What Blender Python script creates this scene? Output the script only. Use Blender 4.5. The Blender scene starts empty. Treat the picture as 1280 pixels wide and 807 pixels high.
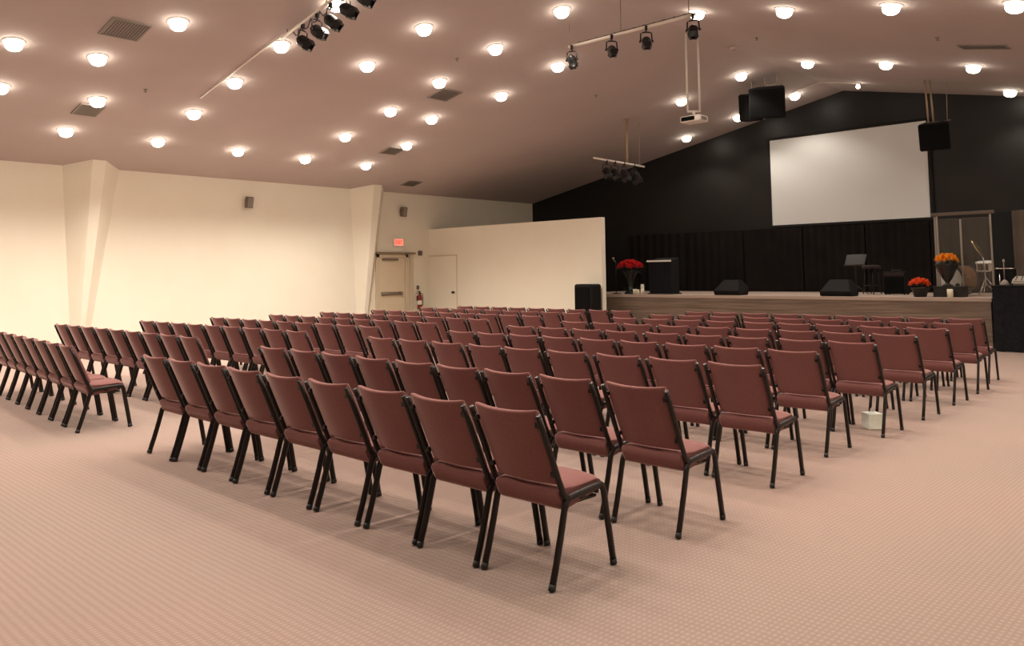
import bpy, bmesh, math, random
from mathutils import Vector, Matrix
random.seed(7)
S = bpy.context.scene
COL = S.collection
PI = math.pi

# ------------------------------------------------------------------ materials
def mat(name, col, rough=0.6, metal=0.0, spec=0.5, emit=None, estr=0.0, coat=0.0, sheen=0.0):
    m = bpy.data.materials.new(name); m.use_nodes = True
    b = m.node_tree.nodes['Principled BSDF']
    b.inputs['Base Color'].default_value = (*col, 1)
    b.inputs['Roughness'].default_value = rough
    b.inputs['Metallic'].default_value = metal
    b.inputs['Specular IOR Level'].default_value = spec
    if emit:
        b.inputs['Emission Color'].default_value = (*emit, 1)
        b.inputs['Emission Strength'].default_value = estr
    if coat: b.inputs['Coat Weight'].default_value = coat
    if sheen:
        b.inputs['Sheen Weight'].default_value = sheen
        b.inputs['Sheen Roughness'].default_value = 0.28
        b.inputs['Sheen Tint'].default_value = (1, .72, .66, 1)
    return m

def noisy(m, scale, c1, c2, detail=4.0, bump=0.0, bscale=None, stretch=None, dist=0.01):
    """base colour wanders between c1 and c2; optional fine bump"""
    nt = m.node_tree; b = nt.nodes['Principled BSDF']
    tc = nt.nodes.new('ShaderNodeTexCoord'); src = tc.outputs['Object']
    if stretch:
        mp = nt.nodes.new('ShaderNodeMapping'); mp.inputs['Scale'].default_value = stretch
        nt.links.new(src, mp.inputs['Vector']); src = mp.outputs['Vector']
    n = nt.nodes.new('ShaderNodeTexNoise'); n.inputs['Scale'].default_value = scale; n.inputs['Detail'].default_value = detail
    nt.links.new(src, n.inputs['Vector'])
    r = nt.nodes.new('ShaderNodeValToRGB')
    r.color_ramp.elements[0].position = 0.3; r.color_ramp.elements[1].position = 0.7
    r.color_ramp.elements[0].color = (*c1, 1); r.color_ramp.elements[1].color = (*c2, 1)
    nt.links.new(n.outputs['Fac'], r.inputs['Fac']); nt.links.new(r.outputs['Color'], b.inputs['Base Color'])
    if bump:
        n2 = nt.nodes.new('ShaderNodeTexNoise'); n2.inputs['Scale'].default_value = bscale or scale * 8
        nt.links.new(tc.outputs['Object'], n2.inputs['Vector'])
        bp = nt.nodes.new('ShaderNodeBump'); bp.inputs['Strength'].default_value = bump; bp.inputs['Distance'].default_value = dist
        nt.links.new(n2.outputs['Fac'], bp.inputs['Height']); nt.links.new(bp.outputs['Normal'], b.inputs['Normal'])
    return m

M = {}
M['wall'] = noisy(mat('cream_paint', (.80, .73, .58), .75), 1.2, (.84, .80, .67), (.87, .83, .705), bump=.12, bscale=60, dist=.004)
M['ceil'] = noisy(mat('ceiling_paint', (.46, .43, .41), .85), .6, (.48, .415, .40), (.52, .45, .43), bump=.1, bscale=90, dist=.004)
M['black_wall'] = noisy(mat('black_wall_paint', (.014, .013, .013), .42, spec=.35), .9, (.007, .0065, .0065), (.011, .0095, .0095), bump=.1, bscale=25, dist=.004)
M['black_panel'] = noisy(mat('black_drape', (.009, .0075, .007), .9, spec=.15), 2.0, (.008, .0065, .006), (.013, .010, .009), bump=.1, bscale=120, dist=.003)
M['brown_drape'] = noisy(mat('brown_drape', (.10, .075, .055), .9), 3.0, (.09, .065, .05), (.12, .09, .07))
M['white_paint'] = mat('white_metal_paint', (.78, .74, .68), .4)
M['trim_ring'] = mat('downlight_trim', (.75, .70, .64), .35)
M['bulb'] = mat('lamp_glass', (1, .95, .85), .3, emit=(1, .90, .74), estr=16)
M['vent'] = mat('vent_metal', (.25, .225, .20), .6)
M['vent_dark'] = mat('vent_slot', (.15, .135, .12), .8)
M['frame'] = mat('chair_steel', (.010, .006, .005), .34, .0, .3)
M['cap'] = mat('black_plastic', (.012, .011, .011), .5)
M['fabric'] = noisy(mat('maroon_fabric', (.2, .07, .065), .9, sheen=.8, spec=.2), 260, (.165, .068, .063), (.250, .108, .100), detail=2, bump=.25, bscale=420, dist=.002)
M['under'] = mat('seat_underside', (.02, .014, .013), .8)
M['blackbox'] = noisy(mat('black_speaker_coating', (.008, .007, .007), .7, spec=.2), 60, (.006, .0055, .0055), (.010, .009, .009))
M['grille'] = mat('black_grille', (.005, .005, .005), .9, spec=.1)
M['black_metal'] = mat('black_metal', (.014, .013, .013), .35, .3)
M['grey_metal'] = mat('grey_metal', (.35, .32, .28), .4, .6)
M['chrome'] = mat('chrome', (.85, .83, .8), .12, 1.0)
M['lens'] = mat('lamp_lens', (.30, .28, .26), .12, .0, .8)
M['screen'] = mat('screen_cloth', (.74, .76, .76), .6)
M['black_border'] = mat('black_velvet_border', (.008, .008, .008), .9)
M['bar_white'] = mat('pale_pipe', (.80, .72, .64), .4)
M['pole_tan'] = mat('tan_pipe', (.40, .30, .19), .5, .2)
M['rod'] = mat('steel_rod', (.30, .26, .22), .6, .2)
M['wire'] = mat('suspension_wire', (.42, .36, .29), .5, .3)
M['red_flower'] = noisy(mat('red_petals', (.65, .01, .02), .6), 30, (.50, .006, .012), (.80, .025, .035))
M['orange_flower'] = noisy(mat('orange_petals', (.9, .12, .02), .6), 30, (.80, .07, .012), (.95, .20, .03))
M['yellow_flower'] = noisy(mat('yellow_petals', (.95, .42, .03), .6), 30, (.9, .32, .015), (1, .52, .05))
M['leaf'] = mat('dark_leaves', (.018, .035, .022), .6)
M['pot'] = mat('black_pot', (.012, .010, .009), .4)
M['candle'] = mat('candle_wax', (.85, .78, .62), .5)
M['candle_glass'] = mat('frosted_glass_jar', (.72, .70, .66), .15)
M['drum_wood'] = noisy(mat('drum_wood', (.30, .15, .06), .3), 6, (.16, .072, .028), (.27, .135, .058), stretch=(1, 1, 6))
M['drum_head'] = mat('white_drum_head', (.75, .75, .74), .5)
M['cymbal'] = mat('bronze', (.55, .40, .18), .25, 1.0)
M['door'] = noisy(mat('door_paint', (.70, .60, .44), .55), 2, (.68, .58, .425), (.71, .61, .45))
M['door_trim'] = mat('door_frame_paint', (.66, .56, .41), .55)
M['bar_metal'] = mat('panic_bar_metal', (.30, .25, .19), .35, .7)
M['dark_device'] = mat('dark_device', (.16, .12, .09), .6)
M['sign_face'] = mat('exit_sign_face', (.9, .25, .18), .4, emit=(1, .20, .13), estr=1.3)
M['sign_letter'] = mat('exit_sign_letters', (.8, .01, .01), .4, emit=(1, .015, .01), estr=3.0)
M['red_paint'] = mat('extinguisher_red', (.22, .02, .015), .4)
M['tissue'] = noisy(mat('pale_green_carton', (.66, .72, .62), .6), 14, (.78, .86, .76), (.90, .92, .84))
M['tissue_side'] = noisy(mat('pale_grey_carton', (.66, .68, .64), .6), 14, (.62, .65, .61), (.74, .73, .69))
M['skirt'] = noisy(mat('black_cloth', (.010, .010, .012), .9, spec=.15), 20, (.008, .008, .010), (.015, .015, .018))
M['maroon_dark'] = mat('dark_maroon', (.022, .008, .008), .8)
M['stage_top'] = noisy(mat('stage_carpet', (.42, .33, .27), .95), 200, (.36, .275, .225), (.47, .37, .31))

# carpet: small loop grid in rows plus slow worn mottling
def carpet():
    m = mat('tan_loop_carpet', (.45, .3, .22), .95, spec=.2)
    nt = m.node_tree; b = nt.nodes['Principled BSDF']; N = nt.nodes.new; L = nt.links.new
    tc = N('ShaderNodeTexCoord')
    w1 = N('ShaderNodeTexWave'); w1.wave_type = 'BANDS'; w1.bands_direction = 'X'; w1.inputs['Scale'].default_value = 11.5
    w1.inputs['Distortion'].default_value = .7; w1.inputs['Detail'].default_value = 1; w1.inputs['Detail Scale'].default_value = 2
    w2 = N('ShaderNodeTexWave'); w2.wave_type = 'BANDS'; w2.bands_direction = 'Y'; w2.inputs['Scale'].default_value = 8.0
    w2.inputs['Distortion'].default_value = .9; w2.inputs['Detail'].default_value = 1; w2.inputs['Detail Scale'].default_value = 2
    nz = N('ShaderNodeTexNoise'); nz.inputs['Scale'].default_value = 150; nz.inputs['Detail'].default_value = 2
    big = N('ShaderNodeTexNoise'); big.inputs['Scale'].default_value = .45; big.inputs['Detail'].default_value = 3
    for n in (w1, w2, nz, big): L(tc.outputs['Object'], n.inputs['Vector'])
    mul = N('ShaderNodeMath'); mul.operation = 'MULTIPLY'; L(w1.outputs['Fac'], mul.inputs[0]); L(w2.outputs['Fac'], mul.inputs[1])
    add = N('ShaderNodeMath'); add.operation = 'MULTIPLY_ADD'; L(nz.outputs['Fac'], add.inputs[0]); add.inputs[1].default_value = .35; L(mul.outputs[0], add.inputs[2])
    r = N('ShaderNodeValToRGB'); e = r.color_ramp.elements
    e[0].position = .1; e[0].color = (.305, .222, .190, 1); e[1].position = 1.0; e[1].color = (.385, .286, .250, 1)
    L(add.outputs[0], r.inputs['Fac'])
    r2 = N('ShaderNodeValToRGB'); e = r2.color_ramp.elements
    e[0].position = .35; e[0].color = (.94, .96, .95, 1); e[1].position = .65; e[1].color = (1.03, 1.0, .98, 1)
    L(big.outputs['Fac'], r2.inputs['Fac'])
    mx = N('ShaderNodeMix'); mx.data_type = 'RGBA'; mx.blend_type = 'MULTIPLY'; mx.inputs['Factor'].default_value = 1
    L(r.outputs['Color'], mx.inputs[6]); L(r2.outputs['Color'], mx.inputs[7]); L(mx.outputs[2], b.inputs['Base Color'])
    bp = N('ShaderNodeBump'); bp.inputs['Strength'].default_value = .32; bp.inputs['Distance'].default_value = .008
    L(add.outputs[0], bp.inputs['Height']); L(bp.outputs['Normal'], b.inputs['Normal'])
    return m
M['carpet'] = carpet()

def stage_wood():
    m = mat('grey_brown_plank_laminate', (.2, .14, .1), .6)
    nt = m.node_tree; b = nt.nodes['Principled BSDF']; N = nt.nodes.new; L = nt.links.new
    tc = N('ShaderNodeTexCoord'); mp = N('ShaderNodeMapping'); mp.inputs['Scale'].default_value = (.5, .5, 16)
    L(tc.outputs['Object'], mp.inputs['Vector'])
    n = N('ShaderNodeTexNoise'); n.inputs['Scale'].default_value = 2.2; n.inputs['Detail'].default_value = 6; L(mp.outputs['Vector'], n.inputs['Vector'])
    r = N('ShaderNodeValToRGB'); e = r.color_ramp.elements
    e[0].position = .3; e[0].color = (.115, .078, .054, 1); e[1].position = .7; e[1].color = (.25, .18, .135, 1)
    L(n.outputs['Fac'], r.inputs['Fac']); L(r.outputs['Color'], b.inputs['Base Color'])
    sx = N('ShaderNodeSeparateXYZ'); L(tc.outputs['Object'], sx.inputs[0])
    fr = N('ShaderNodeMath'); fr.operation = 'MULTIPLY'; fr.inputs[1].default_value = 6.2; L(sx.outputs['Z'], fr.inputs[0])
    f2 = N('ShaderNodeMath'); f2.operation = 'FRACT'; L(fr.outputs[0], f2.inputs[0])
    gt = N('ShaderNodeMath'); gt.operation = 'GREATER_THAN'; gt.inputs[1].default_value = .05; L(f2.outputs[0], gt.inputs[0])
    bp = N('ShaderNodeBump'); bp.inputs['Distance'].default_value = .006; L(gt.outputs[0], bp.inputs['Height']); L(bp.outputs['Normal'], b.inputs['Normal'])
    return m
M['stage_wood'] = stage_wood()

def acrylic():
    m = bpy.data.materials.new('clear_acrylic'); m.use_nodes = True
    nt = m.node_tree; nt.nodes.clear(); N = nt.nodes.new; L = nt.links.new
    o = N('ShaderNodeOutputMaterial'); t = N('ShaderNodeBsdfTransparent'); t.inputs['Color'].default_value = (.93, .93, .91, 1)
    g = N('ShaderNodeBsdfGlossy'); g.inputs['Roughness'].default_value = .12; g.inputs['Color'].default_value = (1, 1, 1, 1)
    d = N('ShaderNodeBsdfDiffuse'); d.inputs['Color'].default_value = (.5, .48, .43, 1)
    m1 = N('ShaderNodeMixShader'); m1.inputs[0].default_value = .06; L(t.outputs[0], m1.inputs[1]); L(d.outputs[0], m1.inputs[2])
    fr = N('ShaderNodeFresnel'); fr.inputs['IOR'].default_value = 1.45
    m2 = N('ShaderNodeMixShader'); L(fr.outputs[0], m2.inputs[0]); L(m1.outputs[0], m2.inputs[1]); L(g.outputs[0], m2.inputs[2])
    L(m2.outputs[0], o.inputs['Surface'])
    return m
M['acrylic'] = acrylic()

# ------------------------------------------------------------------ mesh helpers
def box(bm, x0, x1, y0, y1, z0, z1, bev=0.0, seg=2, mi=0, xf=None):
    g = bmesh.ops.create_cube(bm, size=1.0)
    vs = g['verts']
    for v in vs:
        v.co = Vector(((x0 + x1) / 2 + v.co.x * (x1 - x0), (y0 + y1) / 2 + v.co.y * (y1 - y0), (z0 + z1) / 2 + v.co.z * (z1 - z0)))
    fs = set(f for v in vs for f in v.link_faces)
    allv = set(vs)
    if bev > 0:
        es = list(set(e for v in vs for e in v.link_edges))
        r = bmesh.ops.bevel(bm, geom=es, offset=bev, segments=seg, profile=.5, affect='EDGES')
        allv |= set(r['verts']); fs |= set(r['faces'])
    allv = [v for v in allv if v.is_valid]
    for f in fs:
        if f.is_valid: f.material_index = mi
    if xf is not None:
        for v in allv: v.co = xf @ v.co
    return allv

def frame_of(d):
    d = d.normalized()
    a = Vector((0, 0, 1)) if abs(d.z) < .9 else Vector((1, 0, 0))
    u = d.cross(a).normalized(); w = u.cross(d).normalized()
    return u, w

def tube(bm, pts, ru, rw=None, n=10, mi=0, side=None, caps=True):
    """tube along pts; ru radius along `side` axis, rw the other"""
    pts = [Vector(p) for p in pts]; rings = []
    for i, p in enumerate(pts):
        d = (pts[min(i + 1, len(pts) - 1)] - pts[max(i - 1, 0)])
        if d.length < 1e-9: d = Vector((0, 0, 1))
        d.normalize()
        if side is not None:
            u = Vector(side); u = (u - d * u.dot(d)).normalized(); w = d.cross(u).normalized()
        else:
            u, w = frame_of(d)
        a = ru[i] if isinstance(ru, (list, tuple)) else ru
        b = (rw[i] if isinstance(rw, (list, tuple)) else rw) if rw is not None else a
        rings.append([bm.verts.new(p + u * math.cos(2 * PI * k / n) * a + w * math.sin(2 * PI * k / n) * b) for k in range(n)])
    for A, B in zip(rings, rings[1:]):
        for k in range(n):
            f = bm.faces.new((A[k], A[(k + 1) % n], B[(k + 1) % n], B[k])); f.material_index = mi; f.smooth = True
    if caps:
        for r_, rev in ((rings[0], True), (rings[-1], False)):
            f = bm.faces.new(r_[::-1] if rev else r_); f.material_index = mi
    return rings

def lathe(bm, prof, n=20, mi=0, o=(0, 0, 0), smooth=True, xf=None):
    """prof = [(r, z)...]"""
    o = Vector(o); rings = []; new = []
    for r, z in prof:
        if r < 1e-6:
            v = bm.verts.new(o + Vector((0, 0, z))); rings.append([v]); new.append(v)
        else:
            rr = [bm.verts.new(o + Vector((r * math.cos(2 * PI * k / n), r * math.sin(2 * PI * k / n), z))) for k in range(n)]
            rings.append(rr); new += rr
    for A, B in zip(rings, rings[1:]):
        for k in range(n):
            a, b_, c, d = A[k % len(A)], A[(k + 1) % len(A)], B[(k + 1) % len(B)], B[k % len(B)]
            q = []
            for v in (a, b_, c, d):
                if v not in q: q.append(v)
            if len(q) >= 3:
                try:
                    f = bm.faces.new(q); f.material_index = mi; f.smooth = smooth
                except ValueError: pass
    if xf is not None:
        for v in new: v.co = xf @ v.co
    return new

def prism(bm, pts, d, mi=0):
    """extrude closed polygon pts (3D) by vector d"""
    A = [bm.verts.new(Vector(p)) for p in pts]; B = [bm.verts.new(Vector(p) + Vector(d)) for p in pts]
    bm.faces.new(A).material_index = mi; bm.faces.new(B[::-1]).material_index = mi
    n = len(A)
    for k in range(n):
        bm.faces.new((A[k], B[k], B[(k + 1) % n], A[(k + 1) % n])).material_index = mi

def obj(name, bm, mats, parent=None, loc=None, smooth_all=False, subsurf=0):
    bmesh.ops.recalc_face_normals(bm, faces=bm.faces[:])
    me = bpy.data.meshes.new(name); bm.to_mesh(me); bm.free()
    if smooth_all:
        for p in me.polygons: p.use_smooth = True
    if not isinstance(mats, (list, tuple)): mats = [mats]
    for m in mats: me.materials.append(m)
    o = bpy.data.objects.new(name, me); COL.objects.link(o)
    if parent is not None: o.parent = parent
    if loc is not None: o.location = loc
    if subsurf:
        s = o.modifiers.new('smooth', 'SUBSURF'); s.levels = subsurf; s.render_levels = subsurf
    return o

def thing(name, label, cat, loc=(0, 0, 0), rz=0.0, group=None, rot=None):
    o = bpy.data.objects.new(name, None); o.empty_display_size = .1; COL.objects.link(o)
    o.location = loc; o.rotation_euler = rot if rot else (0, 0, rz)
    o['label'] = label; o['category'] = cat
    if group: o['group'] = group
    return o
def tag(o, label, cat, group=None):
    o['label'] = label; o['category'] = cat
    if group: o['group'] = group
    return o
def struct(name, bm, mats, label, cat):
    o = obj(name, bm, mats); o['kind'] = 'structure'; o['label'] = label; o['category'] = cat; return o
def NB(): return bmesh.new()
def copy_tree(o):
    c = o.copy(); COL.objects.link(c)
    for ch in list(o.children):
        d = ch.copy(); COL.objects.link(d); d.parent = c; d.matrix_parent_inverse = ch.matrix_parent_inverse.copy()
        for g in list(ch.children):
            e = g.copy(); COL.objects.link(e); e.parent = d
    return c

# ------------------------------------------------------------------ room dimensions
WX, EX = -19.5, 2.7            # left and right walls
SY, NY = -9.0, 21.4            # rear wall and stage wall
RX, RZ, SL = -8.33, 6.27, .20  # ceiling ridge and slope
def cz(x): return RZ - SL * abs(x - RX)
ORD = ['first', 'second', 'third', 'fourth', 'fifth', 'sixth', 'seventh', 'eighth', 'ninth', 'tenth', 'eleventh', 'twelfth']

b = NB(); box(b, WX - .2, EX + .2, SY - .2, NY + .2, -.12, 0)
struct('floor', b, M['carpet'], 'tan loop-pile carpet covering the whole hall floor', 'floor')
b = NB()
pts = [(WX - .2, 0, cz(WX - .2)), (RX, 0, RZ), (EX + .2, 0, cz(EX + .2)), (EX + .2, 0, cz(EX + .2) + .2), (RX, 0, RZ + .2), (WX - .2, 0, cz(WX - .2) + .2)]
prism(b, [(x, SY - .2, z) for x, y, z in pts], (0, NY - SY + .4, 0))
struct('ceiling', b, M['ceil'], 'two-slope beige ceiling meeting at a low ridge', 'ceiling')
b = NB(); box(b, WX - .15, WX, SY, NY, 0, cz(WX) + .02)
struct('wall_left', b, M['wall'], 'long cream painted wall with tapered pilasters', 'wall')
b = NB(); box(b, EX, EX + .15, SY, NY, 0, cz(EX) + .02)
struct('wall_right', b, M['wall'], 'cream painted wall on the far right side', 'wall')
def gable(y0, y1):
    bb = NB(); prism(bb, [(WX, y0, 0), (EX, y0, 0), (EX, y0, cz(EX) + .01), (RX, y0, RZ + .01), (WX, y0, cz(WX) + .01)], (0, y1 - y0, 0)); return bb
struct('wall_back', gable(NY, NY + .15), M['black_wall'], 'black painted gable wall behind the stage', 'wall')
struct('wall_rear', gable(SY - .15, SY), M['wall'], 'cream painted gable wall at the rear of the hall', 'wall')
b = NB(); box(b, WX, -12.71, 16.55, 16.70, 0, 2.96)
struct('wall_partition', b, M['wall'], 'low cream partition wall standing left of the stage', 'wall')

# tapered pilasters (splayed boxed-in frame columns)
def pilaster(name, dy, label):
    bb = NB()
    def ring(z, ya, yb, yc, yd, e):
        return [bb.verts.new((WX, ya + dy, z)), bb.verts.new((WX + e, yb + dy, z)), bb.verts.new((WX + e, yc + dy, z)), bb.verts.new((WX, yd + dy, z))]
    lo = ring(0, 6.28, 6.40, 6.48, 6.62, .12)
    hi = ring(cz(WX), 6.00, 6.44, 6.72, 7.21, .56)
    hi[1].co.z = hi[2].co.z = cz(WX + .56)
    for k in range(4): bb.faces.new((lo[k], lo[(k + 1) % 4], hi[(k + 1) % 4], hi[k]))
    bb.faces.new(lo[::-1]); bb.faces.new(hi)
    struct(name, bb, M['wall'], label, 'pilaster')
pilaster('trim_1', 0, 'cream tapered pilaster nearest the camera on the left wall')
pilaster('trim_2', 7.60, 'cream tapered pilaster beside the exit door')
b = NB(); box(b, WX, WX + .012, SY, 16.55, 0, .10, .003)
struct('baseboard_left', b, M['wall'], 'cream baseboard along the left wall', 'baseboard')

# ------------------------------------------------------------------ exit door on the left wall
b = NB()
box(b, WX, WX + .035, 14.62, 15.58, .01, 2.06, .004)
d1 = struct('door_1', b, M['door'], 'cream exit door with push bar in the left wall', 'door')
b = NB()
for (y0, y1, z0, z1) in ((14.50, 14.61, 0, 2.17), (15.59, 15.70, 0, 2.17), (14.50, 15.70, 2.07, 2.17), (15.78, 15.90, 0, 2.17)):
    box(b, WX, WX + .06, y0, y1, z0, z1, .006)
obj('door_frame', b, M['door_trim'], d1)
b = NB(); box(b, WX, WX + .13, 14.46, 15.93, 2.175, 2.23, .006); obj('header_ledge', b, M['bar_metal'], d1)
b = NB(); box(b, WX + .035, WX + .05, 14.70, 15.46, .94, 1.05, .004); tube(b, [(WX + .09, 14.70, 1.0), (WX + .09, 15.44, 1.0)], .02)
box(b, WX + .05, WX + .10, 14.68, 14.76, .95, 1.05, .006); box(b, WX + .05, WX + .10, 15.38, 15.46, .95, 1.05, .006)
o = obj('panic_bar', b, M['bar_metal'], d1); o['label'] = 'brown metal push bar'
b = NB(); box(b, WX + .035, WX + .085, 14.72, 15.30, 1.98, 2.04, .008); obj('door_closer', b, M['dark_device'], d1)
# flush door in the partition
b = NB(); box(b, -19.43, -18.20, 16.535, 16.55, .01, 2.11, .003)
d2 = struct('door_2', b, M['wall'], 'flush cream door with round knob in the partition wall', 'door')
b = NB(); box(b, -19.45, -18.18, 16.528, 16.55, 2.115, 2.14, .002); box(b, -18.195, -18.175, 16.53, 16.55, 0, 2.14, .002); obj('door_frame', b, M['door_trim'], d2)
b = NB(); lathe(b, [(0, 0), (.035, 0), (.035, .01), (.014, .016), (.014, .04), (.034, .05), (.04, .068), (.03, .085), (0, .09)], 16, xf=Matrix.Translation((-18.31, 16.535, 1.01)) @ Matrix.Rotation(PI / 2, 4, 'X'))
obj('door_knob', b, M['black_metal'], d2)

# exit sign
t = thing('exit_sign', 'small red glowing exit sign above the left wall door', 'exit sign', (WX, 15.33, 2.53))
b = NB(); box(b, 0, .07, -.19, .19, -.12, .12, .01); obj('housing', b, M['white_paint'], t)
b = NB(); box(b, .07, .076, -.16, .16, -.095, .095, .002); obj('face', b, M['sign_face'], t)
b = NB()
def letter(bb, strokes, y0):
    for (a0, a1, c0, c1) in strokes: box(bb, .076, .082, y0 + a0, y0 + a1, c0, c1)
LT = .018
# seen from the room the sign reads along +y
letter(b, [(0, LT, -.06, .06), (0, .055, .06 - LT, .06), (0, .05, -LT / 2, LT / 2), (0, .055, -.06, -.06 + LT)], -.135)
for s in (-1, 1):
    xf = Matrix.Translation((.079, -.038, 0)) @ Matrix.Rotation(s * .42, 4, 'X')
    box(b, -.003, .003, -LT / 2, LT / 2, -.064, .064, xf=xf)
letter(b, [(0, LT, -.06, .06)], .012)
letter(b, [(.022, .022 + LT, -.06, .06), (0, .062, .06 - LT, .06)], .055)
obj('letters', b, M['sign_letter'], t)

# small wall speakers, alarm box, plate, extinguisher
def wall_speaker(y, z, label):
    t = thing('wall_speaker', label, 'speaker', (WX, y, z), 0, 'small wall speakers')
    bb = NB(); box(bb, 0, .02, -.05, .05, -.07, .07, .004); tube(bb, [(.01, 0, .03), (.07, 0, .03), (.09, 0, .01)], .012); obj('bracket', bb, M['dark_device'], t)
    bb = NB(); box(bb, .07, .21, -.085, .085, -.15, .14, .015, xf=Matrix.Rotation(.15, 4, 'Y')); c = obj('cabinet', bb, M['dark_device'], t)
    bb = NB(); box(bb, .205, .216, -.07, .07, -.13, .12, .004, xf=Matrix.Rotation(.15, 4, 'Y')); obj('grille', bb, M['vent'], c)
wall_speaker(10.40, 3.48, 'small brown wall speaker between the two tapered pilasters')
wall_speaker(15.46, 3.48, 'small brown wall speaker high above the exit sign')
b = NB(); box(b, WX, WX + .06, 16.12, 16.26, 2.14, 2.29, .01); box(b, WX + .06, WX + .075, 16.15, 16.23, 2.17, 2.26, .006)
tag(obj('alarm_box', b, M['dark_device']), 'small dark alarm box on the wall right of the exit door', 'alarm')
b = NB(); box(b, WX, WX + .03, 16.06, 16.15, 1.10, 1.22, .006); box(b, WX + .03, WX + .04, 16.09, 16.12, 1.13, 1.19, .003)
tag(obj('switch_plate', b, M['dark_device']), 'dark switch plate on the wall above the fire extinguisher', 'switch')
t = thing('fire_extinguisher', 'dark red fire extinguisher hung on the wall beside the exit door', 'fire extinguisher', (WX + .12, 16.09, .5))
b = NB(); lathe(b, [(0, 0), (.06, 0), (.075, .02), (.075, .36), (.06, .42), (.03, .45), (.025, .47), (0, .47)], 18); o = obj('cylinder', b, M['red_paint'], t)
b = NB(); lathe(b, [(.0755, .14), (.0765, .145), (.0765, .26), (.0755, .265)], 18); obj('label_band', b, M['white_paint'], o)
b = NB(); box(b, -.02, .02, -.02, .02, .46, .53, .005); box(b, -.012, .012, -.10, .03, .53, .55, .004); box(b, -.012, .012, -.10, .02, .49, .505, .004, xf=Matrix.Rotation(.1, 4, 'X')); obj('valve_handle', b, M['black_metal'], t)
b = NB(); tube(b, [(0, .03, .49), (.02, .09, .46), (.03, .10, .36), (.03, .095, .2), (.03, .085, .1)], .011); obj('hose', b, M['cap'], t)
b = NB(); box(b, -.12, -.07, -.03, .03, .25, .40, .004); obj('wall_hook', b, M['black_metal'], t)

# ------------------------------------------------------------------ stage
b = NB()
prism(b, [(-15.2, 17.5, 0), (-4.20, 17.5, 0), (-4.20, NY, 0), (-15.2, NY, 0)], (0, 0, .90))
box(b, -15.2, -4.19, 17.49, 17.52, .88, .955, .003)
stg = struct('floor_stage', b, M['stage_wood'], 'raised stage platform faced in grey-brown planks', 'stage')
b = NB(); box(b, -15.2, -4.18, 17.485, NY, .90, .97, .004)
obj('stage_carpet', b, M['stage_top'], stg)
# black drapes hung in flat panels under the screen
edges = [(-15.3, -13.2), (-13.17, -11.3), (-11.27, -9.55), (-9.52, -7.9), (-7.87, -6.35), (-6.32, -5.10)]
for i, (x0, x1) in enumerate(edges):
    b = NB(); n = 40; front = []; back = []
    for k in range(n + 1):
        x = x0 + (x1 - x0) * k / n; yy = 21.28 + .018 * math.sin(k * 1.15 + i) + .008 * math.sin(k * .37 + 2 * i)
        front.append((x, yy)); back.append((x, yy + .03))
    zt = 2.71; loop = front + back[::-1]
    prism(b, [(x, y, .99) for x, y in loop], (0, 0, zt - .99))
    nm = 'black drape panel on the stage wall, %s from the left under the screen level' % ORD[i]
    tag(obj('drape_panel', b, M['black_panel']), nm, 'curtain', 'black drape panels along the stage wall')
b = NB(); n = 24; lp = [(-4.58 + 1.3 * k / n, 21.25 + .04 * math.sin(k * 1.3)) for k in range(n + 1)]
prism(b, [(x, y, 0) for x, y in lp + [(x, y + .05) for x, y in lp[::-1]]], (0, 0, 2.85))
tag(obj('side_curtain', b, M['brown_drape']), 'brown curtain at the far right edge behind the covered cart', 'curtain')
b = NB(); box(b, -5.0, -4.6, 21.34, 21.4, .97, 2.84, .004)
struct('door_3', b, M['black_border'], 'black doorway at the right end of the stage wall', 'door')

# projection screen
t = thing('projection_screen', 'large pale projection screen with black border on the black wall', 'projection screen', (-8.36, 21.36, 3.99))
w, h = 2.045, 1.19
b = NB(); box(b, -w, w, -.03, -.012, -h, h); obj('screen_surface', b, M['screen'], t)
b = NB(); fw = .07
for (x0, x1, z0, z1) in ((-w - fw, w + fw, h, h + fw), (-w - fw, w + fw, -h - fw, -h), (-w - fw, -w, -h, h), (w, w + fw, -h, h)): box(b, x0, x1, -.05, .03, z0, z1, .008)
obj('border', b, M['black_border'], t)

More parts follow.
